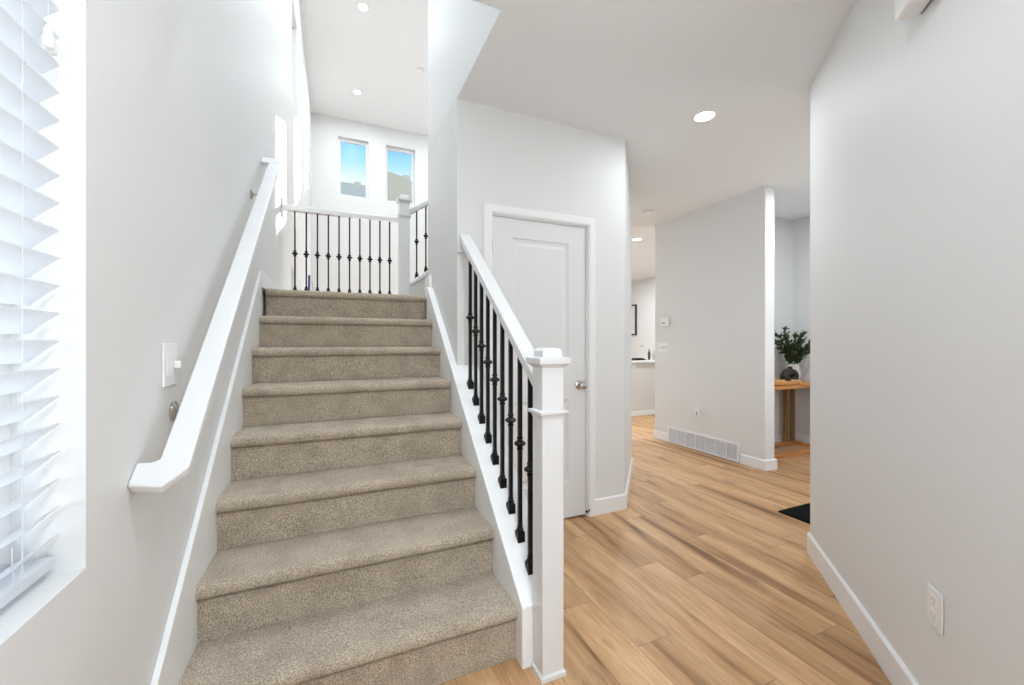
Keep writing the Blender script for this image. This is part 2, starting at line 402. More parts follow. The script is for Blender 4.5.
bboard('baseboard_alcove', [(5.21, 1.12), (5.21, 3.223), (3.93, 3.223)], h=.11)
bboard('baseboard_left', [(XW, -2.2), (XW, 1.18)][::-1], h=.111)
bboard('baseboard_kitchen', [(6.85, 3.4), (6.85, YF), (5, YF)], h=.11)
bboard('baseboard_landing', [(XW, 4.2), (XW, 3.03)], h=.115, t=.026, z=1.589)
bboard('baseboard_landing', [(XR, 3.14), (XR, 3.289), (.95, 3.289)], h=.17, t=.02, z=1.589)

# ------------------------------------------------------------------ windows
def window(i, axis, pos, a0, a1, z0, z1, outward, fw=.035, mull=False):
    """frame + pane set in a wall opening; pos = outer plane coordinate"""
    d = outward
    def bx(m, p0, p1, q0, q1, c0, c1):
        if axis == 'x': m.box(min(p0, p1), q0, c0, max(p0, p1), q1, c1)
        else: m.box(q0, min(p0, p1), c0, q1, max(p0, p1), c1)
    mb = MB(); p0, p1 = pos, pos - d * .045
    bx(mb, p0, p1, a0, a0 + fw, z0, z1); bx(mb, p0, p1, a1 - fw, a1, z0, z1)
    bx(mb, p0, p1, a0 + fw, a1 - fw, z0, z0 + fw); bx(mb, p0, p1, a0 + fw, a1 - fw, z1 - fw, z1)
    if mull: bx(mb, p0, p1, (a0 + a1) / 2 - .015, (a0 + a1) / 2 + .015, z0 + fw, z1 - fw)
    fr = struct(mb.build('window_%d' % i, TRIM))
    m2 = MB(); bx(m2, pos - d * .02, pos - d * .026, a0 + fw, a1 - fw, z0 + fw, z1 - fw); m2.build('pane', GLASS, fr)
    return fr
window(1, 'x', XW - .15, .15, 1.068, .794, 2.16, -1)
window(2, 'x', XW - .15, 5.12, 5.78, .9, 2.10, -1)
window(3, 'x', XW - .15, 5.22, 5.86, 4.10, 5.25, -1)
for i, f in enumerate(FW): window(4 + i, 'y', YF + .15, f[0], f[1], f[2], f[3], 1, fw=.05)
window(8, 'y', YF + .15, .1, 2.6, .1, 2.2, 1, fw=.06, mull=True)  # unseen glazed doors, made up for the tall room's fill lamp
window(9, 'y', 1.0, 3.1, 4.1, .1, 2.3, -1, fw=.09)  # unseen door glazing, added to go with the foyer fill lamp
window(7, 'y', -2.35, -.25, 1.15, .25, 2.4, -1)  # unseen window, invented so fill can enter behind the camera

# ------------------------------------------------------------------ window blind
bl = empty('window_blind', (-.51, .6, .80)); tag(bl, 'white horizontal slat blind hanging in the window on the left wall', 'blind')
mb = MB(); z = .872; tilt = math.radians(43); wd = .058
while z < 2.10:
    prof = []
    for t in range(7):
        u = t / 6; x = -u * wd; cz = .001 * (1 - (2 * u - 1) ** 2)
        prof.append((x * math.cos(tilt) , x * math.sin(tilt) + cz))
    up = [(-.484 + a, z + b + .0013) for a, b in prof]; dn = [(-.484 + a, z + b - .0013) for a, b in prof][::-1]
    ring = up + dn; k = len(ring)
    mb.add([(a, .165, b) for a, b in ring] + [(a, 1.060, b) for a, b in ring], [tuple(range(k)), tuple(range(2 * k - 1, k - 1, -1))] + [(i, (i + 1) % k, (i + 1) % k + k, i + k) for i in range(k)])
    z += .0528
s_ = mb.build('slats', SLATM, bl)
MB().box(-.540, .165, .812, -.488, 1.054, .834).build('bottom_rail', SLATM, bl, bevel=.003)
MB().box(-.545, .16, 2.105, -.475, 1.058, 2.158).build('head_rail', SLATM, bl, bevel=.003)
for yy in (.26, .955):
    mb = MB(); mb.tube([(-.482, yy, .83), (-.482, yy, 2.11)], .0009, 5); mb.tube([(-.543, yy, .83), (-.543, yy, 2.11)], .0009, 5)
    mb.build('ladder_cord', SLATM, bl)
cord = MB().tube([(-.468, .992, 2.12), (-.468, .992, 1.80)], .0008, 5).build('lift_cord', SLATM, bl)
mb = MB(); mb.lathe([(.003, .0), (.007, .003), (.008, .02), (.006, .026), (.006, .034), (.003, .042)], (-.468, .992, 1.760), 14)
mb.lathe([(.003, .0), (.007, .003), (.008, .018), (.006, .026), (.003, .034)], (-.474, 1.014, 1.762), 14)
mb.build('cord_tassel', PLATE, bl, smooth=True)
mb = MB(); mb.tube([(-.4865 - .002, .955 - .012 * math.cos(t / 10 * math.pi) , .90 - .075 * math.sin(t / 10 * math.pi)) for t in range(11)], .0009, 5)
mb.build('loose_cord', SLATM, bl)

# ------------------------------------------------------------------ stairs
Y0, RUN, RISE = 1.427, .2501, .1986; SXL, SXR = -.431, .646
st = empty('staircase', (.11, 1.45, 0)); tag(st, 'straight flight of beige carpeted stairs rising between white skirt boards', 'stairs')
def nprof(y, zt, zb, yb):
    """carpet profile of one step: riser foot, nosing, tread back"""
    r = .017; th = .050; P = [(y + .024, zb)]
    nz = int((zt - th - zb) / .009)
    for i in range(1, nz + 1): P.append((y + .024, zb + (zt - th - zb) * i / nz))
    P.append((y + .012, zt - th - .001))
    for i in range(9):
        t = math.radians(200 + i * 0 - i * 12.5 * 0) if 0 else 0
    cy, r2 = y + th / 2, th / 2
    for i in range(13):
        a = math.radians(-100 - i * 170 / 12 * 1.0); P.append((cy + r2 * math.cos(a) * 1.0, zt - r2 + r2 * math.sin(a)))
    n2 = int((yb - cy) / .009)
    for i in range(1, n2 + 1): P.append((cy + (yb - cy) * i / n2, zt))
    return P
def carpet_grid(name, P, x0, x1, parent, depth=.03):
    nx = int((x1 - x0) / .0085); vs = []; fs = []
    for i, (a, b) in enumerate(P):
        for j in range(nx + 1):
            x = x0 + (x1 - x0) * j / nx
            q = Vector((x * 140, a * 140, b * 140)); w2 = Vector((x * 6, a * 9, b * 9))
            d = noise.noise(q) * .0018 + noise.noise(w2) * .0022
            vs.append((x, a + noise.noise(q + Vector((9, 3, 1))) * .0016 - d * .5, b + d if i else b + max(0, d)))
    for i in range(len(P) - 1):
        for j in range(nx): fs.append((i * (nx + 1) + j, i * (nx + 1) + j + 1, (i + 1) * (nx + 1) + j + 1, (i + 1) * (nx + 1) + j))
    # close body behind/below
    k = len(vs); a0, b0 = P[0]; a1, b1 = P[-1]
    vs += [(x0, a1, b0), (x1, a1, b0)]
    m = nx + 1; last = (len(P) - 1) * m
    fs.append(tuple([i * m for i in range(len(P))] + [k]))
    fs.append(tuple([k + 1] + [i * m + nx for i in range(len(P) - 1, -1, -1)]))
    fs.append(tuple([k] + [last + j for j in range(m)] + [k + 1])); fs.append(tuple([j for j in range(m)][::-1] + [k, k + 1]))
    o = MB().add(vs, fs).build(name, CARPET, parent)
    for p in o.data.polygons: p.use_smooth = True
    o.data.set_sharp_from_angle(angle=math.radians(60)); return o
for i in range(7):
    y = Y0 + RUN * i
    carpet_grid('step', nprof(y, RISE * (i + 1) + .011, (RISE * i + .012) if i else .001, y + RUN + .026), SXL, SXR, st)
y = Y0 + RUN * 7
carpet_grid('step', nprof(y, RISE * 8 + .011, RISE * 7 + .012, 3.29), SXL, SXR, st)
MB().box(XW + .001, 3.29, 1.40, 1.05, YG - .001, RISE * 8 + .011).build('landing', CARPET, st)
for k in range(3):
    MB().box(1.05 + .25 * k, 3.30, 1.40 + .1986 * k, 1.32 + .25 * k, YG - .001, 1.5888 + .1986 * (k + 1)).build('upper_step', CARPET, st, bevel=.015)
# skirt boards
SK = lambda y: .723 + .818 * (y - 1.841)
mb = MB(); mb.prism([(1.18, .0), (3.03, .0), (3.03, 1.69), (1.18, SK(1.18))], XW + .0005, SXL - .0005, 'x'); mb.build('skirt_board', TRIM, st, bevel=.003)
CB = lambda y: .314 + .826 * (y - 1.486)
mb = MB(); mb.prism([(YD - .02, .6), (3.14, 1.3), (3.14, 1.66), (3.10, CB(3.10)), (YD - .02, CB(YD - .02))], SXR + .0005, XR - .0005, 'x'); mb.build('skirt_board', TRIM, st, bevel=.003)
# curb (closed stringer) under the balusters
mb = MB(); mb.prism([(1.388, 0), (YD - .001, 0), (YD - .001, CB(YD)), (1.388, CB(1.388))], SXR + .0005, .822, 'x'); CURB = mb

# ------------------------------------------------------------------ baluster
def bal_bar(x, y, z0, z1, r=.0075):
    return MB().box(x - r, y - r, z0, x + r, y + r, z1)
def knuckle(x, y, z):
    mb = MB(); mb.lathe([(.0085, -.030), (.014, -.026), (.0145, -.020), (.0095, -.016), (.0115, -.014), (.0245, -.004), (.0275, 0), (.0245, .004), (.0115, .014), (.0095, .016), (.0145, .020), (.014, .026), (.0085, .030)], (x, y, z), 8)
    return mb
def shoe(x, y, z, slope=0, ax='y'):
    mb = MB(); r = .0165
    lo = [(-r, -r), (r, -r), (r, r), (-r, r)]
    def zb(p): return slope * (p[1] if ax == 'y' else p[0])
    vs = [(x + p[0], y + p[1], z + zb(p)) for p in lo] + [(x + p[0], y + p[1], z + .032) for p in lo] + [(x + p[0] * .72, y + p[1] * .72, z + .038) for p in lo]
    mb.add(vs, [(3, 2, 1, 0)] + [(i, (i + 1) % 4, (i + 1) % 4 + 4, i + 4) for i in range(4)] + [(i + 4, (i + 1) % 4 + 4, (i + 1) % 4 + 8, i + 8) for i in range(4)] + [(8, 9, 10, 11)])
    mb.lathe([(.0105, .036), (.0155, .040), (.0155, .045), (.010, .049), (.010, .052), (.013, .055), (.0125, .059), (.0085, .062)], (x, y, z), 8)
    return mb

# lower railing: newel, rail, rosette, nine balusters
rl = empty('stair_railing', (.735, 1.36, 0)); tag(rl, 'white stair railing with black metal balusters and square newel at the foot of the stairs', 'railing')
CURB.build('curb', TRIM, rl, bevel=.004)
nx0, nx1, ny0, ny1 = .690, .780, 1.308, 1.388
nw = MB().box(nx0, ny0, 0, nx1, ny1, 1.155).build('newel_post', RAILP, rl, bevel=.003)
def ring(mb, x0, x1, y0, y1, prof):
    """square moulding: prof = (outset, z) list"""
    vs = []; fs = []
    for o_, z_ in prof: vs += [(x0 - o_, y0 - o_, z_), (x1 + o_, y0 - o_, z_), (x1 + o_, y1 + o_, z_), (x0 - o_, y1 + o_, z_)]
    for i in range(len(prof) - 1):
        for j in range(4): fs.append((i * 4 + j, i * 4 + (j + 1) % 4, (i + 1) * 4 + (j + 1) % 4, (i + 1) * 4 + j))
    fs.append((3, 2, 1, 0)); q = (len(prof) - 1) * 4; fs.append((q, q + 1, q + 2, q + 3)); return mb.add(vs, fs)
ring(MB(), nx0, nx1, ny0, ny1, [(.007, 0), (.007, .016), (.001, .022)]).build('base_moulding', RAILP, nw, bevel=.001)
ring(MB(), nx0, nx1, ny0, ny1, [(.0005, .955), (.004, .968), (.012, .972), (.014, .976), (.014, .984), (.0005, .987)]).build('collar_moulding', RAILP, nw, bevel=.001)
ring(MB(), nx0, nx1, ny0, ny1, [(.0005, 1.143), (.006, 1.150), (.010, 1.152), (.018, 1.158), (.020, 1.176), (.018, 1.181), (-.004, 1.183), (-.004, 1.205), (-.012, 1.216)]).build('cap', RAILP, nw, bevel=.0015)
RB = lambda y: 1.072 + .785 * (y - 1.425)
def rail_y(mb, x0, x1, ya, yb, zf, h):
    # eased rectangular handrail along y on a rake
    c = .008
    prof = [(x0 + c, 0), (x1 - c, 0), (x1, c), (x1, h - c), (x1 - c, h), (x0 + c, h), (x0, h - c), (x0, c)]
    k = len(prof); vs = [(x, ya, zf(ya) + z) for x, z in prof] + [(x, yb, zf(yb) + z) for x, z in prof]
    return mb.add(vs, [tuple(range(k)), tuple(range(2 * k - 1, k - 1, -1))] + [(i, (i + 1) % k, (i + 1) % k + k, i + k) for i in range(k)])
rail_y(MB(), .700, .770, 1.388, 2.411, RB, .058).build('handrail', RAILP, rl)
MB().box(.685, 2.411, 1.787, .779, YD - .0005, 1.930).build('rosette', RAILP, rl, bevel=.003)
for i in range(9):
    y = 1.486 + .1 * i; zb = CB(y) - .004
    b = bal_bar(.728, y, zb + .004, RB(y) + .006, .008).build('baluster', BLACK, rl)
    knuckle(.728, y, .720 + .826 * .1 * i).build('knuckle', BLACK, b)
    shoe(.728, y, zb, .826).build('shoe', BLACK, b)

# ------------------------------------------------------------------ wall handrail (flat board rail with mitred returns)
hr = empty('wall_handrail', (-.40, 1.24, .9)); tag(hr, 'white wall handrail running up the left wall beside the stairs', 'handrail')
RP = lambda y: .901 + .815 * (y - 1.236)
def raked(pts, t, name):
    sl = math.atan(.815); nn = Vector((0, -math.sin(sl), math.cos(sl)))
    top = [Vector((x, y, RP(y))) for x, y in pts]; bot = [p - nn * t for p in top]; k = len(pts)
    return MB().add(top + bot, [tuple(range(k)), tuple(range(2 * k - 1, k - 1, -1))] + [(i, (i + 1) % k, (i + 1) % k + k, i + k) for i in range(k)]).build(name, RAILP, hr, bevel=.005, seg=2)
raked([(XW + .001, 1.236), (-.382, 1.225), (-.338, 1.264), (-.338, 3.125), (-.372, 3.185), (XW + .001, 3.185), (XW + .001, 3.105), (-.404, 3.10), (-.404, 1.291), (-.416, 1.285), (XW + .001, 1.286)], .028, 'rail')
for by in (1.535, 2.78):
    zc = RP(by) - .115 + (0.055 if by > 2 else 0)
    M = Matrix.Rotation(math.pi / 2, 4, 'Y')
    mb = MB(); mb.lathe([(.004, .0005), (.031, .0005), (.031, .004), (.027, .008), (.012, .012), (.010, .014)], (XW, by, zc), 24, M)
    mb.tube([(XW + .01, by, zc), (XW + .045, by, zc + .004), (-.372, by, zc + .03), (-.371, by, RP(by) - .034)], .0065, 10)
    mb.lathe([(.004, 0), (.016, .0), (.016, .004), (.004, .006)], (-.371, by, RP(by) - .042), 16)
    mb.build('bracket', NICKEL, hr, smooth=True)

# ------------------------------------------------------------------ landing guard and upper railing
lg = empty('landing_railing', (.1, 4.25, 1.69)); tag(lg, 'level white guard rail with ten black balusters along the far edge of the landing', 'railing')
c = .006; h = .045
prof = [(4.215, 0), (4.285, 0), (4.285, h - c), (4.277, h), (4.223, h), (4.215, h - c)]
MB().prism([(a, 2.445 + b) for a, b in prof], XW + .02, .596, 'x').build('handrail', RAILP, lg)
MB().box(XW + .0005, 4.205, 2.385, XW + .02, 4.295, 2.545).build('rosette', RAILP, lg, bevel=.003)
for i in range(10):
    x = -.341 + .0939 * i
    b = bal_bar(x, 4.25, 1.69, 2.446, .0065).build('baluster', BLACK, lg)
    knuckle(x, 4.25, 2.055).build('knuckle', BLACK, b)
    shoe(x, 4.25, 1.69).build('shoe', BLACK, b)
ur = empty('upper_flight_railing', (.65, 4.25, 1.589)); tag(ur, 'white newel post with raked railing climbing right from the landing', 'railing')
ux0, ux1, uy0, uy1 = .596, .696, 4.199, 4.299
MB().box(ux0, uy0, 1.691, ux1, uy1, 2.66).build('newel_post', RAILP, ur, bevel=.003)
ring(MB(), ux0, ux1, uy0, uy1, [(.0005, 2.49), (.012, 2.505), (.014, 2.52), (.0005, 2.524)]).build('collar_moulding', RAILP, ur, bevel=.001)
ring(MB(), ux0, ux1, uy0, uy1, [(.0005, 2.648), (.010, 2.655), (.020, 2.665), (.022, 2.685), (.020, 2.690), (-.004, 2.692), (-.004, 2.715), (-.014, 2.728)]).build('cap', RAILP, ur, bevel=.0015)
UR = lambda x: 2.605 + .66 * (x - .716)
mb = MB(); mb.prism([(.697, UR(.697) - .055), (2.3, UR(2.3) - .055), (2.3, UR(2.3)), (.697, UR(.697))], 4.215, 4.285, 'y'); mb.build('handrail', RAILP, ur, bevel=.006)
UC = lambda x: 1.905 + .72 * (x - .774)
mb = MB(); mb.prism([(.70, 1.80), (2.25, UC(2.25) - .14), (2.25, UC(2.25)), (.70, UC(.70))], YG - .012, YG + .112, 'y'); mb.build('curb', TRIM, ur, bevel=.012, seg=3)
for i in range(4):
    x = .774 + .095 * i
    b = bal_bar(x, 4.25, UC(x) - .004, UR(x) - .05, .0065).build('baluster', BLACK, ur)
    knuckle(x, 4.25, 2.275 + .71 * (x - .774)).build('knuckle', BLACK, b)
    shoe(x, 4.25, UC(x) - .006, .72, 'x').build('shoe', BLACK, b)

# ------------------------------------------------------------------ closet door
SY = YD + .008
def door_slab():
    x0, x1, z0, z1 = .920, 1.632, .014, 2.046; pan = [(1.062, 1.492, 1.075, 1.922), (1.062, 1.492, .262, .838)]
    mb = MB(); y = SY
    # front face grid with holes, panel mouldings, back
    X = sorted({x0, x1, 1.062, 1.492}); Z = sorted({z0, z1, .262, .838, 1.075, 1.922})
    for i in range(3):
        for j in range(len(Z) - 1):
            if i == 1 and (Z[j], Z[j + 1]) in ((.262, .838), (1.075, 1.922)): continue
            mb.add([(X[i], y, Z[j]), (X[i + 1], y, Z[j]), (X[i + 1], y, Z[j + 1]), (X[i], y, Z[j + 1])], [(0, 1, 2, 3)])
    for a, b, c_, d in pan:
        steps = [(0, 0), (.006, .006), (.018, .008), (.024, .010), (.030, .0095), (.052, .002), (.055, .002)]
        rings = [[(a + s, y + t, c_ + s), (b - s, y + t, c_ + s), (b - s, y + t, d - s), (a + s, y + t, d - s)] for s, t in steps]
        vs = sum(rings, []); fs = []
        for i in range(len(rings) - 1):
            for j in range(4): fs.append((i * 4 + j, i * 4 + (j + 1) % 4, (i + 1) * 4 + (j + 1) % 4, (i + 1) * 4 + j))
        q = (len(rings) - 1) * 4; fs.append((q, q + 1, q + 2, q + 3)); mb.add(vs, fs)
    k = [(x0, y, z0), (x1, y, z0), (x1, y, z1), (x0, y, z1)]; kb = [(a, y + .035, b) for a, _, b in k]
    mb.add(k + kb, [(0, 1, 5, 4), (1, 2, 6, 5), (2, 3, 7, 6), (3, 0, 4, 7), (4, 5, 6, 7)])
    return mb
dr = door_slab().build('door_1', mat('door_paint', (.77, .772, .775, 1), .4)); struct(dr)
bm_ = bmesh.new(); bm_.from_mesh(dr.data); bmesh.ops.remove_doubles(bm_, verts=bm_.verts, dist=1e-5); bmesh.ops.recalc_face_normals(bm_, faces=bm_.faces); bm_.to_mesh(dr.data); bm_.free()
# casing & jamb
mb = MB(); c0, c1, ct = .859, 1.703, 2.116
def casing(mb):
    prof = [(0, 0), (0, -.012), (.004, -.016), (.045, -.018), (.052, -.014), (.057, -.012), (.057, 0)]   # outer -> inner
    path = [(c0, 0), (c0, ct), (c1, ct), (c1, 0)]
    sgn = [(1, 0), (1, -1), (-1, -1), (-1, 0)]
    vs = []; fs = []; m = len(prof)
    for (px, pz), (sx_, sz_) in zip(path, sgn):
        for s, t in prof: vs.append((px + s * sx_, YD + t - .0003, pz + s * sz_))
    for i in range(3):
        for j in range(m): fs.append((i * m + j, i * m + (j + 1) % m, (i + 1) * m + (j + 1) % m, (i + 1) * m + j))
    fs.append(tuple(range(m))); fs.append(tuple(3 * m + j for j in range(m))); return mb.add(vs, fs)
casing(mb).build('casing', TRIM, dr)
mb = MB(); mb.box(DX0 + .0005, YD, 0, .9165, YD + .12, DH - .001); mb.box(1.6355, YD, 0, DX1 - .0005, YD + .12, DH - .001); mb.box(.9165, YD, 2.0485, 1.6355, YD + .12, DH - .0005)
mb.box(.9165, SY + .036, 0, .93, SY + .05, 2.0485); mb.box(1.622, SY + .036, 0, 1.6355, SY + .05, 2.0485)
mb.build('jamb', TRIM, dr)
MB().box(.9165, SY + .04, .0005, 1.6355, YD + .118, 2.0485).build('closet_shade_block', DARK, dr)  # near-black block standing in for the shade inside the closet
MX = Matrix.Rotation(math.pi / 2, 4, 'X')
mb = MB(); mb.lathe([(.005, 0), (.033, 0), (.033, .004), (.028, .009), (.012, .012), (.0105, .030), (.016, .036), (.025, .044), (.0275, .054), (.025, .063), (.016, .069), (.002, .071)], (1.578, SY, .935), 28, MX)
mb.build('door_knob', NICKEL, dr, smooth=True)
MB().box(1.6325, SY - .0035, .905, 1.6350, SY + .02, .965).build('latch_plate', NICKEL, dr)
for hz in (1.845, .25):
    mb = MB(); mb.tube([(.9180, SY - .006, hz - .045), (.9180, SY - .006, hz + .045)], .0062, 10); mb.build('hinge', NICKEL, dr)
ds = empty('door_stop', (1.655, 2.41, .045)); tag(ds, 'small metal spring door stop at the foot of the door casing', 'door stop')
mb = MB(); path = [(1.645 - .0028 * k, 2.415 - .0022 * k, .047 + .0008 * k) for k in range(16)]; mb.tube(path, .0035, 8); mb.lathe([(.002, 0), (.010, 0), (.010, .004), (.002, .006)], (1.647, 2.4175, .047), 14, MX)
mb.build('spring', NICKEL, ds)
MB().lathe([(.003, 0), (.008, .0), (.008, .012), (.003, .014)], (path[-1][0], path[-1][1], path[-1][2]), 12, MX).build('tip', DARK, ds)

# ------------------------------------------------------------------ recessed lights, detector
def can(name, x, y, z, label, power, r=.075, grp=None, rise=.0):
    t = empty(name, (x, y, z)); tag(t, label, 'ceiling light', grp)
    MB().lathe([(r * .80, -.0005), (r, -.0005), (r, -.004), (r * .93, -.009), (r * .82, -.008), (r * .80, -.003)], (x, y, z), 40).build('trim_ring', PLATE, t, smooth=True)
    MB().lathe([(.001, -.004), (r * .80, -.004), (r * .80, -.0055), (.001, -.0075)], (x, y, z), 40).build('lens', LENS, t, smooth=True)
    ld = bpy.data.lights.new('lamp', 'AREA'); ld.shape = 'DISK'; ld.size = r * 1.6; ld.energy = power * CAN; ld.color = (.88, .95, 1)
    lo = bpy.data.objects.new('lamp', ld); COL.objects.link(lo); lo.parent = t; lo.location = (0, 0, -.014)
    return t
can('recessed_light', 2.247, 1.961, CL, 'lit round recessed ceiling light in the hall ceiling, largest in view', 7)
can('recessed_light', 4.049, 4.717, CL, 'small lit recessed ceiling light over the passage beside the closet corner', 26)
can('recessed_light', .36, 6.08, CH, 'lit recessed light in the high ceiling, nearer to the top of the frame', 18)
can('recessed_light', .379, 8.196, CH, 'lit recessed light in the high ceiling just above the two windows', 18)
for x, y, z, p in ((.35, -.9, CL, 22), (.48, .55, CL, 11.5), (4.1, 2.0, CL, 18), (5.6, 4.717, CL, 26), (5.6, 7.0, CL, 26), (4.05, 7.0, CL, 26), (2.1, 5.4, CH, 18), (2.1, 8.1, CH, 18), (.12, 2.5, CH, 44), (.12, 4.2, CH, 22)):
    can('recessed_light', x, y, z, 'added round recessed ceiling light, unseen, giving fill', p, grp='added fill lights, unseen')  # unseen ceiling lamps added to lift the general brightness
def detector(x, y, z, r, label):
    t = empty('smoke_detector', (x, y, z)); tag(t, label, 'smoke detector')
    MB().lathe([(r * .5, -.0005), (r, -.0005), (r, -.008), (r * .96, -.012), (r * .8, -.013)], (x, y, z), 32).build('base', PLATE, t, smooth=True)
    MB().lathe([(r * .74, -.012), (r * .74, -.026), (r * .62, -.034), (.001, -.036)], (x, y, z), 32).build('cover', PLATE, t, smooth=True)
    MB().lathe([(r * .765, -.0135), (r * .765, -.0155), (.001, -.0155)], (x, y, z), 32).build('slot_ring', GREY, t)
detector(3.279, 3.643, CL, .07, 'round white smoke detector on the hall ceiling above the passage')
detector(1.35, 7.095, CH, .085, 'round white detector disc on the high ceiling near the stairwell wall')

# ------------------------------------------------------------------ vent, plates on the vent wall (x = 3.79 facing -x)
VX = 3.79
vt = empty('return_air_vent', (VX, 3.35, .1)); tag(vt, 'long white return air vent set low in the hall wall', 'vent')
y0, y1, z0, z1 = 2.870, 3.836, .004, .196
mb = MB(); b = .022; ft = .016; N = 7; pw = (y1 - y0 - b * 2 - .012 * (N - 1)) / N
holes = [(y0 + b + k * (pw + .012), y0 + b + k * (pw + .012) + pw, z0 + b * .8, z1 - b) for k in range(N)]
grid_wall(mb, y0, y1, z0, z1, holes, lambda m, a, b_, c_, d: m.box(VX - ft, a, c_, VX - .0005, b_, d)); mb.build('frame', TRIM, vt)
for hh in holes:
    mb = MB(); nl = 11
    for k in range(nl):
        zz = hh[2] + (hh[3] - hh[2]) * (k + .5) / nl
        mb.add([(VX - .013, hh[0], zz - .006), (VX - .002, hh[0], zz + .005), (VX - .002, hh[1], zz + .005), (VX - .013, hh[1], zz - .006),
                (VX - .013, hh[0], zz - .0075), (VX - .002, hh[0], zz + .0035), (VX - .002, hh[1], zz + .0035), (VX - .013, hh[1], zz - .0075)],
               [(0, 1, 2, 3), (7, 6, 5, 4), (0, 3, 7, 4), (1, 5, 6, 2), (0, 4, 5, 1), (3, 2, 6, 7)])
    mb.build('louvre', VENTIN, vt)

def plate_frame(name, label, cat, P, u, n):
    """thing whose local axes: u along wall, n out of wall; returns maker of boxes in that frame"""
    t = empty(name, P); tag(t, label, cat); U = Vector(u); Nn = Vector(n)
    def part(nm, m, a0, a1, z0, z1, d0, d1, bev=0, parent=None, lab=None):
        mb = MB(); c8 = [(a, d, z) for z in (z0, z1) for d in (d0, d1) for a in (a0, a1)]
        vs = [Vector(P) + U * a + Nn * d + Vector((0, 0, z)) for a, d, z in c8]
        mb.add(vs, [(0, 2, 3, 1), (4, 5, 7, 6), (0, 1, 5, 4), (2, 6, 7, 3), (0, 4, 6, 2), (1, 3, 7, 5)])
        o = mb.build(nm, m, parent or t, bevel=bev)
        if lab: o['label'] = lab
        return o
    return t, part
nV = (-1, 0, 0); uV = (0, 1, 0)
t, part = plate_frame('light_switch', 'white three-gang switch plate on the hall wall below the thermostat', 'light switch', (VX, 3.930, 1.165), uV, nV)
part('plate', PLATE, -.082, .082, -.058, .058, .0003, .005, .002)
for k in (-1, 0, 1):
    part('toggle', PLATE, -.005 + .046 * k, .005 + .046 * k, -.010, .012, .005, .014, .001)
    part('toggle_slot', GREY, -.007 + .046 * k, .007 + .046 * k, -.014, .014, .0045, .0055)
t, part = plate_frame('thermostat', 'white square thermostat on the hall wall above the switch plate', 'thermostat', (VX, 3.882, 1.488), uV, nV)
part('body', PLATE, -.062, .062, -.058, .058, .0005, .030, .012)
part('display', mat('thermostat_screen', (.35, .38, .36, 1), .3), -.012, .045, -.028, -.008, .0295, .0306)
t, part = plate_frame('air_freshener', 'small white plug-in device in the outlet above the vent', 'plug-in', (VX, 3.378, .40), uV, nV)
part('outlet_plate', PLATE, -.036, .036, -.058, .058, .0003, .005, .002)
part('body', PLATE, -.022, .030, -.015, .070, .005, .045, .010)
part('vial', GREY, -.012, .002, .005, .058, .044, .052, .004)

# near right wall plates (45 degree wall)
s2 = math.sqrt(.5); nR = (-s2, s2, 0); uR = (s2, s2, 0)
t, part = plate_frame('wall_outlet', 'white duplex outlet low on the near right wall', 'outlet', (1.686 + .0001, .620, .4225), uR, nR)
part('plate', PLATE, -.037, .037, -.058, .058, .0003, .006, .002)
for k in (-1, 1):
    fc = part('receptacle', PLATE, -.017, .017, .0225 * k - .016, .0225 * k + .016, .005, .0075, .004)
    part('slot', GREY, -.008, -.006, .0225 * k - .001, .0225 * k + .008, .0074, .0078, parent=fc)
    part('slot', GREY, .006, .008, .0225 * k - .001, .0225 * k + .008, .0074, .0078, parent=fc)
    part('ground_hole', GREY, -.0025, .0025, .0225 * k - .010, .0225 * k - .005, .0074, .0078, parent=fc)
t, part = plate_frame('door_chime', 'white box fixture mounted high on the near right wall, cut by frame top', 'wall fixture', (1.55, .484, 2.40), uR, nR)
part('housing', PLATE, -.30, .280, -.108, .16, .002, .072, .018)
part('mounting_plate', GREY, -.29, .272, -.100, .15, .0003, .003)
# left wall switch
t, part = plate_frame('light_switch', 'white switch plate on the left wall between the blind and the handrail', 'light switch', (XW, 1.500, 1.172), uV, (1, 0, 0))
part('plate', PLATE, -.052, .054, -.062, .062, .0003, .006, .002)
part('toggle', PLATE, .022, .034, -.012, .010, .006, .022, .002)
part('rocker', PLATE, -.034, -.004, -.033, .033, .006, .009, .002)

# ------------------------------------------------------------------ doormat
mb = MB(); mb.box(2.952, 1.20, .0005, 3.75, 1.935, .010); o = mb.build('doormat', MATM, bevel=.003); tag(o, 'black doormat on the oak floor, partly behind the near right wall', 'doormat')

# ------------------------------------------------------------------ console table in the alcove
ct_ = empty('console_table', (4.65, 3.0, 0)); tag(ct_, 'oak console table with open frame base against the alcove wall', 'table')
TX0, TX1, TY0, TY1 = 4.02, 5.19, 2.80, 3.20
MB().box(TX0, TY0, .73, TX1, TY1, .765).build('tabletop', OAK, ct_, bevel=.003)
for (lx, ly) in ((5.062, TY1 - .055), (4.928, TY1 - .055), (5.10, TY0 + .005), (4.07, TY1 - .075), (4.07, TY0 + .005)):
    MB().box(lx, ly, .035, lx + .055, ly + .03, .73).build('leg', OAKZ, ct_, bevel=.002)
for ya in (TY0 + .005, TY1 - .05):
    MB().box(TX0 + .06, ya, .0005, TX1 - .04, ya + .045, .035).build('base_rail', OAK, ct_, bevel=.002)
for xa in (TX0 + .06, TX1 - .085):
    MB().box(xa, TY0 + .0505, .0005, xa + .045, TY1 - .0505, .034).build('base_rail', OAK, ct_, bevel=.002)
TT = .7655
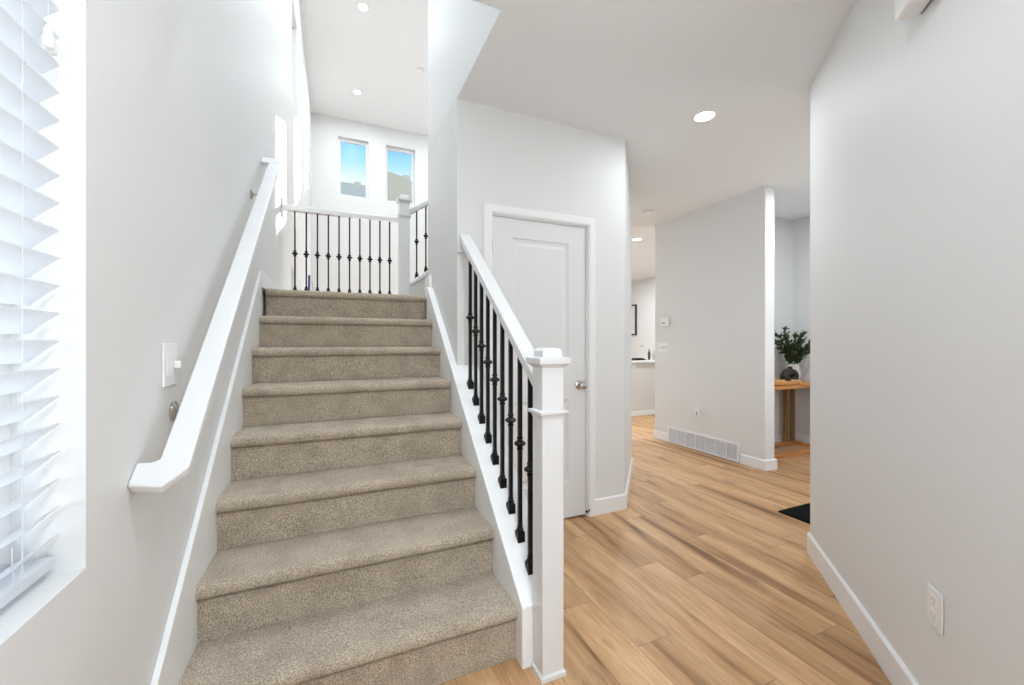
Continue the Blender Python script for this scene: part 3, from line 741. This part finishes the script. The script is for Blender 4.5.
# dark donut vase
def donut(cx, cy, z0, w_, h_, d_, hole, name, m):
    # arch-shaped flattened ring lying in the xz plane: outline polygon with a hole, swept in y with rounded section
    mb = MB(); seg = 40; rs = 12; vs = []; fs = []
    R = w_ / 2 * .62; r = w_ / 2 - R
    for i in range(seg):
        t = 2 * math.pi * i / seg - math.pi / 2
        taper = 1.0 + .25 * max(0, math.sin(t))
        ccx, ccz = R * math.cos(t), R * math.sin(t) * 1.0
        for j in range(rs):
            p = 2 * math.pi * j / rs; rr = r * taper
            a = R + rr * math.cos(p)
            vs.append((cx + a * math.cos(t), cy + d_ / 2 * math.sin(p), z0 + h_ / 2 + (a * math.sin(t) + rr * 0) * h_ / w_))
    for i in range(seg):
        for j in range(rs): fs.append((i * rs + j, ((i + 1) % seg) * rs + j, ((i + 1) % seg) * rs + (j + 1) % rs, i * rs + (j + 1) % rs))
    mb.add(vs, fs)
    return mb
dv = empty('donut_vase', (4.70, 2.95, TT)); tag(dv, 'dark rounded vase with a hole through it standing on the console table', 'vase')
mb = donut(4.70, 2.95, TT, .27, .165, .085, .04, 'body', DVASE)
for k, v in enumerate(mb.v):   # flat foot
    if v[2] < TT + .001: mb.v[k] = (v[0], v[1], TT + .001)
mb.build('body', DVASE, dv, smooth=True)
MB().lathe([(.040, .150), (.026, .165), (.020, .182), (.024, .190), (.017, .191), (.014, .175)], (4.71, 2.95, TT), 20).build('neck', DVASE, dv, smooth=True)
# white vase
wv = empty('white_vase', (4.96, 3.08, TT)); tag(wv, 'tall curved white vase behind the dark vase on the console table', 'vase')
mb = MB(); mb.lathe([(.05, .0005), (.075, .02), (.095, .08), (.098, .14), (.085, .20), (.055, .245), (.036, .27), (.034, .29), (.038, .297), (.030, .296), (.026, .27), (.03, .24)], (0, 0, 0), 28)
mb.v = [(v[0] * 1.0 + 5.01 - .045 * (v[2] / .3) ** 1.5, v[1] * .6 + 3.09, v[2] + TT) for v in mb.v]
mb.build('body', WVASE, wv, smooth=True)
# greenery
pl_ = empty('leafy_branches', (4.92, 3.08, TT + .29)); tag(pl_, 'bunch of dark green leafy branches in the white vase', 'plant')
rnd = random.Random(11)
stems = MB(); la = MB(); lb = MB()
def leaf(mb, p, d, L, Wd, roll):
    d = d.normalized(); s = d.cross(Vector((0, 0, 1)))
    if s.length < .1: s = Vector((1, 0, 0))
    s.normalize(); s = Matrix.Rotation(roll, 3, d) @ s; up = s.cross(d)
    pts = [(0, 0), (.25, .42), (.55, .5), (.8, .3), (1, 0)]; vs = []; fs = []
    for t, wq in pts:
        c_ = p + d * L * t - up * L * .18 * t * t; vs += [c_ + s * Wd * wq + up * Wd * wq * .35, c_, c_ - s * Wd * wq + up * Wd * wq * .35]
    for i in range(4): fs += [(i * 3, i * 3 + 1, i * 3 + 4, i * 3 + 3), (i * 3 + 1, i * 3 + 2, i * 3 + 5, i * 3 + 4)]
    mb.add(vs, fs)
base = Vector((4.97, 3.09, TT + .27))
targets = [(-.30, -.10, .36), (-.33, -.02, .30), (-.26, -.12, .22), (-.30, -.05, .12), (-.18, -.10, .10), (-.14, .0, .26), (-.02, -.10, .22), (.05, -.02, .28), (.12, -.06, .30), (.19, -.06, .27), (.20, -.1, .16), (.12, -.18, .10), (.18, -.05, .06), (-.06, -.16, .12), (.02, -.2, .16), (-.22, .02, .18), (-.36, -.04, .20), (.20, -.16, .24)]
for tx, ty, tz in targets:
    a = base - Vector((0, 0, .15)); e_ = base + Vector((tx, ty, tz)); mid = base + Vector((tx * .25, ty * .3, tz * .55))
    pts = []
    for i in range(9):
        t = i / 8; pts.append(a * (1 - t) ** 2 + mid * 2 * t * (1 - t) + e_ * t * t)
    pts = [base.lerp(p, 1) if i else base - Vector((0, 0, .1)) for i, p in enumerate(pts)]
    stems.tube(pts, [.0025] * 5 + [.0016] * 4, 5)
    for i in range(2, 9):
        for k in range(8):
            p = pts[i].lerp(pts[i - 1], rnd.random()); d = (pts[i] - pts[i - 1]).normalized() + Vector((rnd.uniform(-1, 1), rnd.uniform(-1, 1), rnd.uniform(-.7, .9))) * .9
            q = p + d.normalized() * .04
            if q.y > 3.13 or q.x > 5.12: continue
            leaf(la if rnd.random() < .78 else lb, p, d, rnd.uniform(.045, .075), rnd.uniform(.016, .026), rnd.uniform(0, 6.28))
stems.build('stems', STEM, pl_); la.build('leaves', LEAF, pl_); o = lb.build('leaves', LEAF2, pl_)
o['label'] = 'paler green leaves'
# glass vase with twigs at left
gv = empty('glass_vase', (4.60, 3.10, TT)); tag(gv, 'clear glass bottle with thin grey twigs at the left of the dark vase', 'vase')
MB().lathe([(.028, .0005), (.030, .01), (.030, .09), (.016, .12), (.012, .15), (.014, .155), (.011, .155), (.010, .12), (.026, .088), (.026, .012), (.001, .010)], (4.60, 3.10, TT), 20).build('body', GLASS, gv, smooth=True)
mb = MB()
for k in range(7):
    a = rnd.uniform(0, 6.28); r_ = rnd.uniform(.03, .085); hh = rnd.uniform(.2, .32)
    mb.tube([(4.60, 3.10, TT + .03), (4.60 + .006 * math.cos(a), 3.10 + .006 * math.sin(a), TT + .15), (4.60 + r_ * math.cos(a), min(3.10 + r_ * math.sin(a), 3.2), TT + hh)], .0016, 5)
mb.build('twigs', mat('dry_twig', (.32, .31, .28, 1), .8), gv)
# wooden tray
wt = empty('wooden_tray', (4.56, 2.90, TT)); tag(wt, 'shallow oval wooden tray at the front of the console table', 'tray')
mb = MB(); mb.lathe([(.09, .0005), (.155, .006), (.185, .030), (.190, .050), (.182, .050), (.165, .028), (.13, .018), (.001, .016)], (0, 0, 0), 36)
mb.v = [(v[0] * 1.15 + 4.50, v[1] * .38 + 2.87, v[2] + TT) for v in mb.v]; mb.build('bowl', TRAYW, wt, smooth=True)
mb = MB(); mb.lathe([(.002, 0), (.022, .001), (.022, .016), (.002, .018)], (4.728, 2.865, TT + .022), 16, MX); mb.build('handle', TRAYW, wt, smooth=True)

# ------------------------------------------------------------------ kitchen island and things on it
ki = empty('kitchen_island', (5.1, 5.8, 0)); tag(ki, 'grey kitchen island with white counter seen through the passage', 'kitchen island')
MB().box(4.30, 5.38, .0, 6.0, 6.2, .885).build('body', ISLAND, ki)
MB().box(4.285, 5.365, 0.0005, 6.015, 5.3795, .075).build('base_trim', TRIM, ki, bevel=.002)
MB().box(4.25, 5.345, .886, 6.05, 6.24, .925).build('counter', QUARTZ, ki, bevel=.004)
MB().box(4.52, 5.372, .79, 4.59, 5.3795, .86).build('outlet_plate', PLATE, ki, bevel=.002)
KT = .9255
mb = MB(); mb.box(4.42, 5.36, KT, 4.81, 5.50, KT + .02); mb.box(4.60, 5.38, KT + .02, 4.78, 5.48, KT + .036)
tag(mb.build('serving_tray', BLACK, bevel=.004), 'flat black tray lying on the white island counter', 'tray')
def bottle(x, y, r, h, m, name, label, pump=False):
    t = empty(name, (x, y, KT)); tag(t, label, 'bottle')
    MB().lathe([(r * .8, .0005), (r, .006), (r, h * .62), (r * .75, h * .72), (r * .36, h * .80), (r * .34, h * .95), (r * .2, h * .96)], (x, y, KT), 20).build('body', m, t, smooth=True)
    if pump:
        mb = MB(); mb.tube([(x, y, KT + h * .95), (x, y, KT + h * 1.12), (x - .035, y, KT + h * 1.12), (x - .04, y, KT + h * 1.08)], .004, 8); mb.build('pump', PLATE, t)
    else: MB().lathe([(r * .42, h * .95), (r * .42, h), (.001, h * 1.01)], (x, y, KT), 16).build('stopper', GREY, t)
bottle(4.985, 5.50, .024, .19, BOTTLE, 'soap_bottle', 'dark green-brown bottle on the island beside the black tray')
bottle(5.09, 5.50, .030, .16, SOAP, 'soap_bottle', 'pale pump bottle on the island at the right of the dark bottle', True)
t = empty('dispenser', (4.86, 5.54, KT)); tag(t, 'slender pale stand with a small grey knob on the island counter', 'dispenser')
MB().lathe([(.045, .0005), (.045, .006), (.02, .02), (.006, .05), (.004, .22)], (4.86, 5.54, KT), 20).build('stand', WVASE, t, smooth=True)
MB().lathe([(.004, .218), (.016, .225), (.018, .235), (.014, .246), (.001, .25)], (4.86, 5.54, KT), 16).build('knob', GREY, t, smooth=True)
# picture on the kitchen wall
pc = empty('framed_picture', (6.84, 8.3, 1.8)); tag(pc, 'black framed picture on the far kitchen wall, seen at the passage edge', 'picture')
mb = MB(); grid_wall(mb, 7.98, 8.66, 1.40, 2.16, [(8.012, 8.628, 1.432, 2.128)], lambda m, a, b, c_, d: m.box(6.81, a, c_, 6.8495, b, d)); mb.build('frame', PICF, pc)
MB().box(6.835, 8.012, 1.432, 6.845, 8.628, 2.128).build('print', PAPER, pc)

# ------------------------------------------------------------------ ladder in the tall room beyond the landing
ld_ = empty('step_ladder', (-.2, 6.6, 0)); tag(ld_, 'blue step ladder top showing between the balusters beyond the landing', 'ladder')
def bar(p, q, w1, w2, m, nm):
    p, q = Vector(p), Vector(q); d = (q - p).normalized(); a = d.cross(Vector((0, 1, 0))).normalized(); b2 = a.cross(d)
    vs = [r + a * s * w1 / 2 + b2 * t_ * w2 / 2 for r in (p, q) for s, t_ in ((-1, -1), (1, -1), (1, 1), (-1, 1))]
    return MB().add(vs, [(0, 3, 2, 1), (4, 5, 6, 7), (0, 1, 5, 4), (1, 2, 6, 5), (2, 3, 7, 6), (3, 0, 4, 7)]).build(nm, m, ld_)
for yy, dx in ((6.3, 0), (6.72, -.021)):
    bar((-.365 + dx, yy, 0.001), (-.330 + dx, yy, 2.16), .028, .03, BLUE, 'front_rail')
    bar((.02 + dx, yy, 0.001), (-.300 + dx, yy, 2.12), .012, .012, ALU, 'rear_leg')
for k in range(7):
    zz = .28 * (k + 1); bar((-.365 + .0162 * zz, 6.316, zz), (-.386 + .0162 * zz, 6.704, zz), .05, .02, ALU, 'step')

# ------------------------------------------------------------------ outside
gr = MB().box(-60, 9.6, -.3, 80, 90, -.1); tag(gr.build('ground', GROUND), kind='structure')
def house(x0, x1, y, eave, ridge, depth, label, rm, wm, vent=None):
    t = empty('house', ((x0 + x1) / 2, y, -.1)); tag(t, label, 'house')
    MB().box(x0, y, -.1, x1, y + depth, eave).build('wall', wm, t)
    mb = MB(); mb.prism([(y - .4, eave - .05), (y + depth / 2, ridge), (y + depth + .4, eave - .05), (y + depth + .4, eave - .2), (y - .4, eave - .2)], x0 - .4, x1 + .4, 'x'); mb.build('roof', rm, t)
    if vent:
        vx = vent; yy = y + depth / 2 - .35; zz = ridge - .3
        MB().box(vx, yy, zz - .2, vx + .34, yy + .4, zz + .30).build('roof_vent', rm, t)
house(-7, 1.70, 20, 6.3, 9.95, 8, 'neighbouring house with grey shingle roof seen through the left high window', ROOF, SIDING, .95)
# second house: gable end and lower roof
t = empty('house', (5, 20, -.1)); tag(t, 'neighbouring house with peaked tan roof seen through the right high window', 'house')
MB().box(3.1, 20.5, -.1, 12, 28, 7.0).build('wall', SIDING, t)
mb = MB(); mb.add([(2.7, 20.1, 6.9), (12.4, 20.1, 6.9), (12.4, 28.4, 6.9), (2.7, 28.4, 6.9), (2.92, 24, 10.5), (9, 24, 10.5), (4.0, 20.1, 6.9)], [(0, 1, 5, 4), (1, 2, 5), (2, 3, 4, 5), (3, 0, 4), (0, 3, 2, 1)]); mb.build('roof', ROOF, t)
MB().box(3.55, 23.6, 10.2, 3.95, 24.0, 10.72).build('roof_vent', ROOF, t)
mb = MB(); mb.prism([(2.15, 6.0), (4.2, 6.0), (3.5, 8.35), (2.85, 8.6), (2.15, 8.75)], 18.6, 19.9, 'y'); mb.build('front_roof', ROOFW, t)
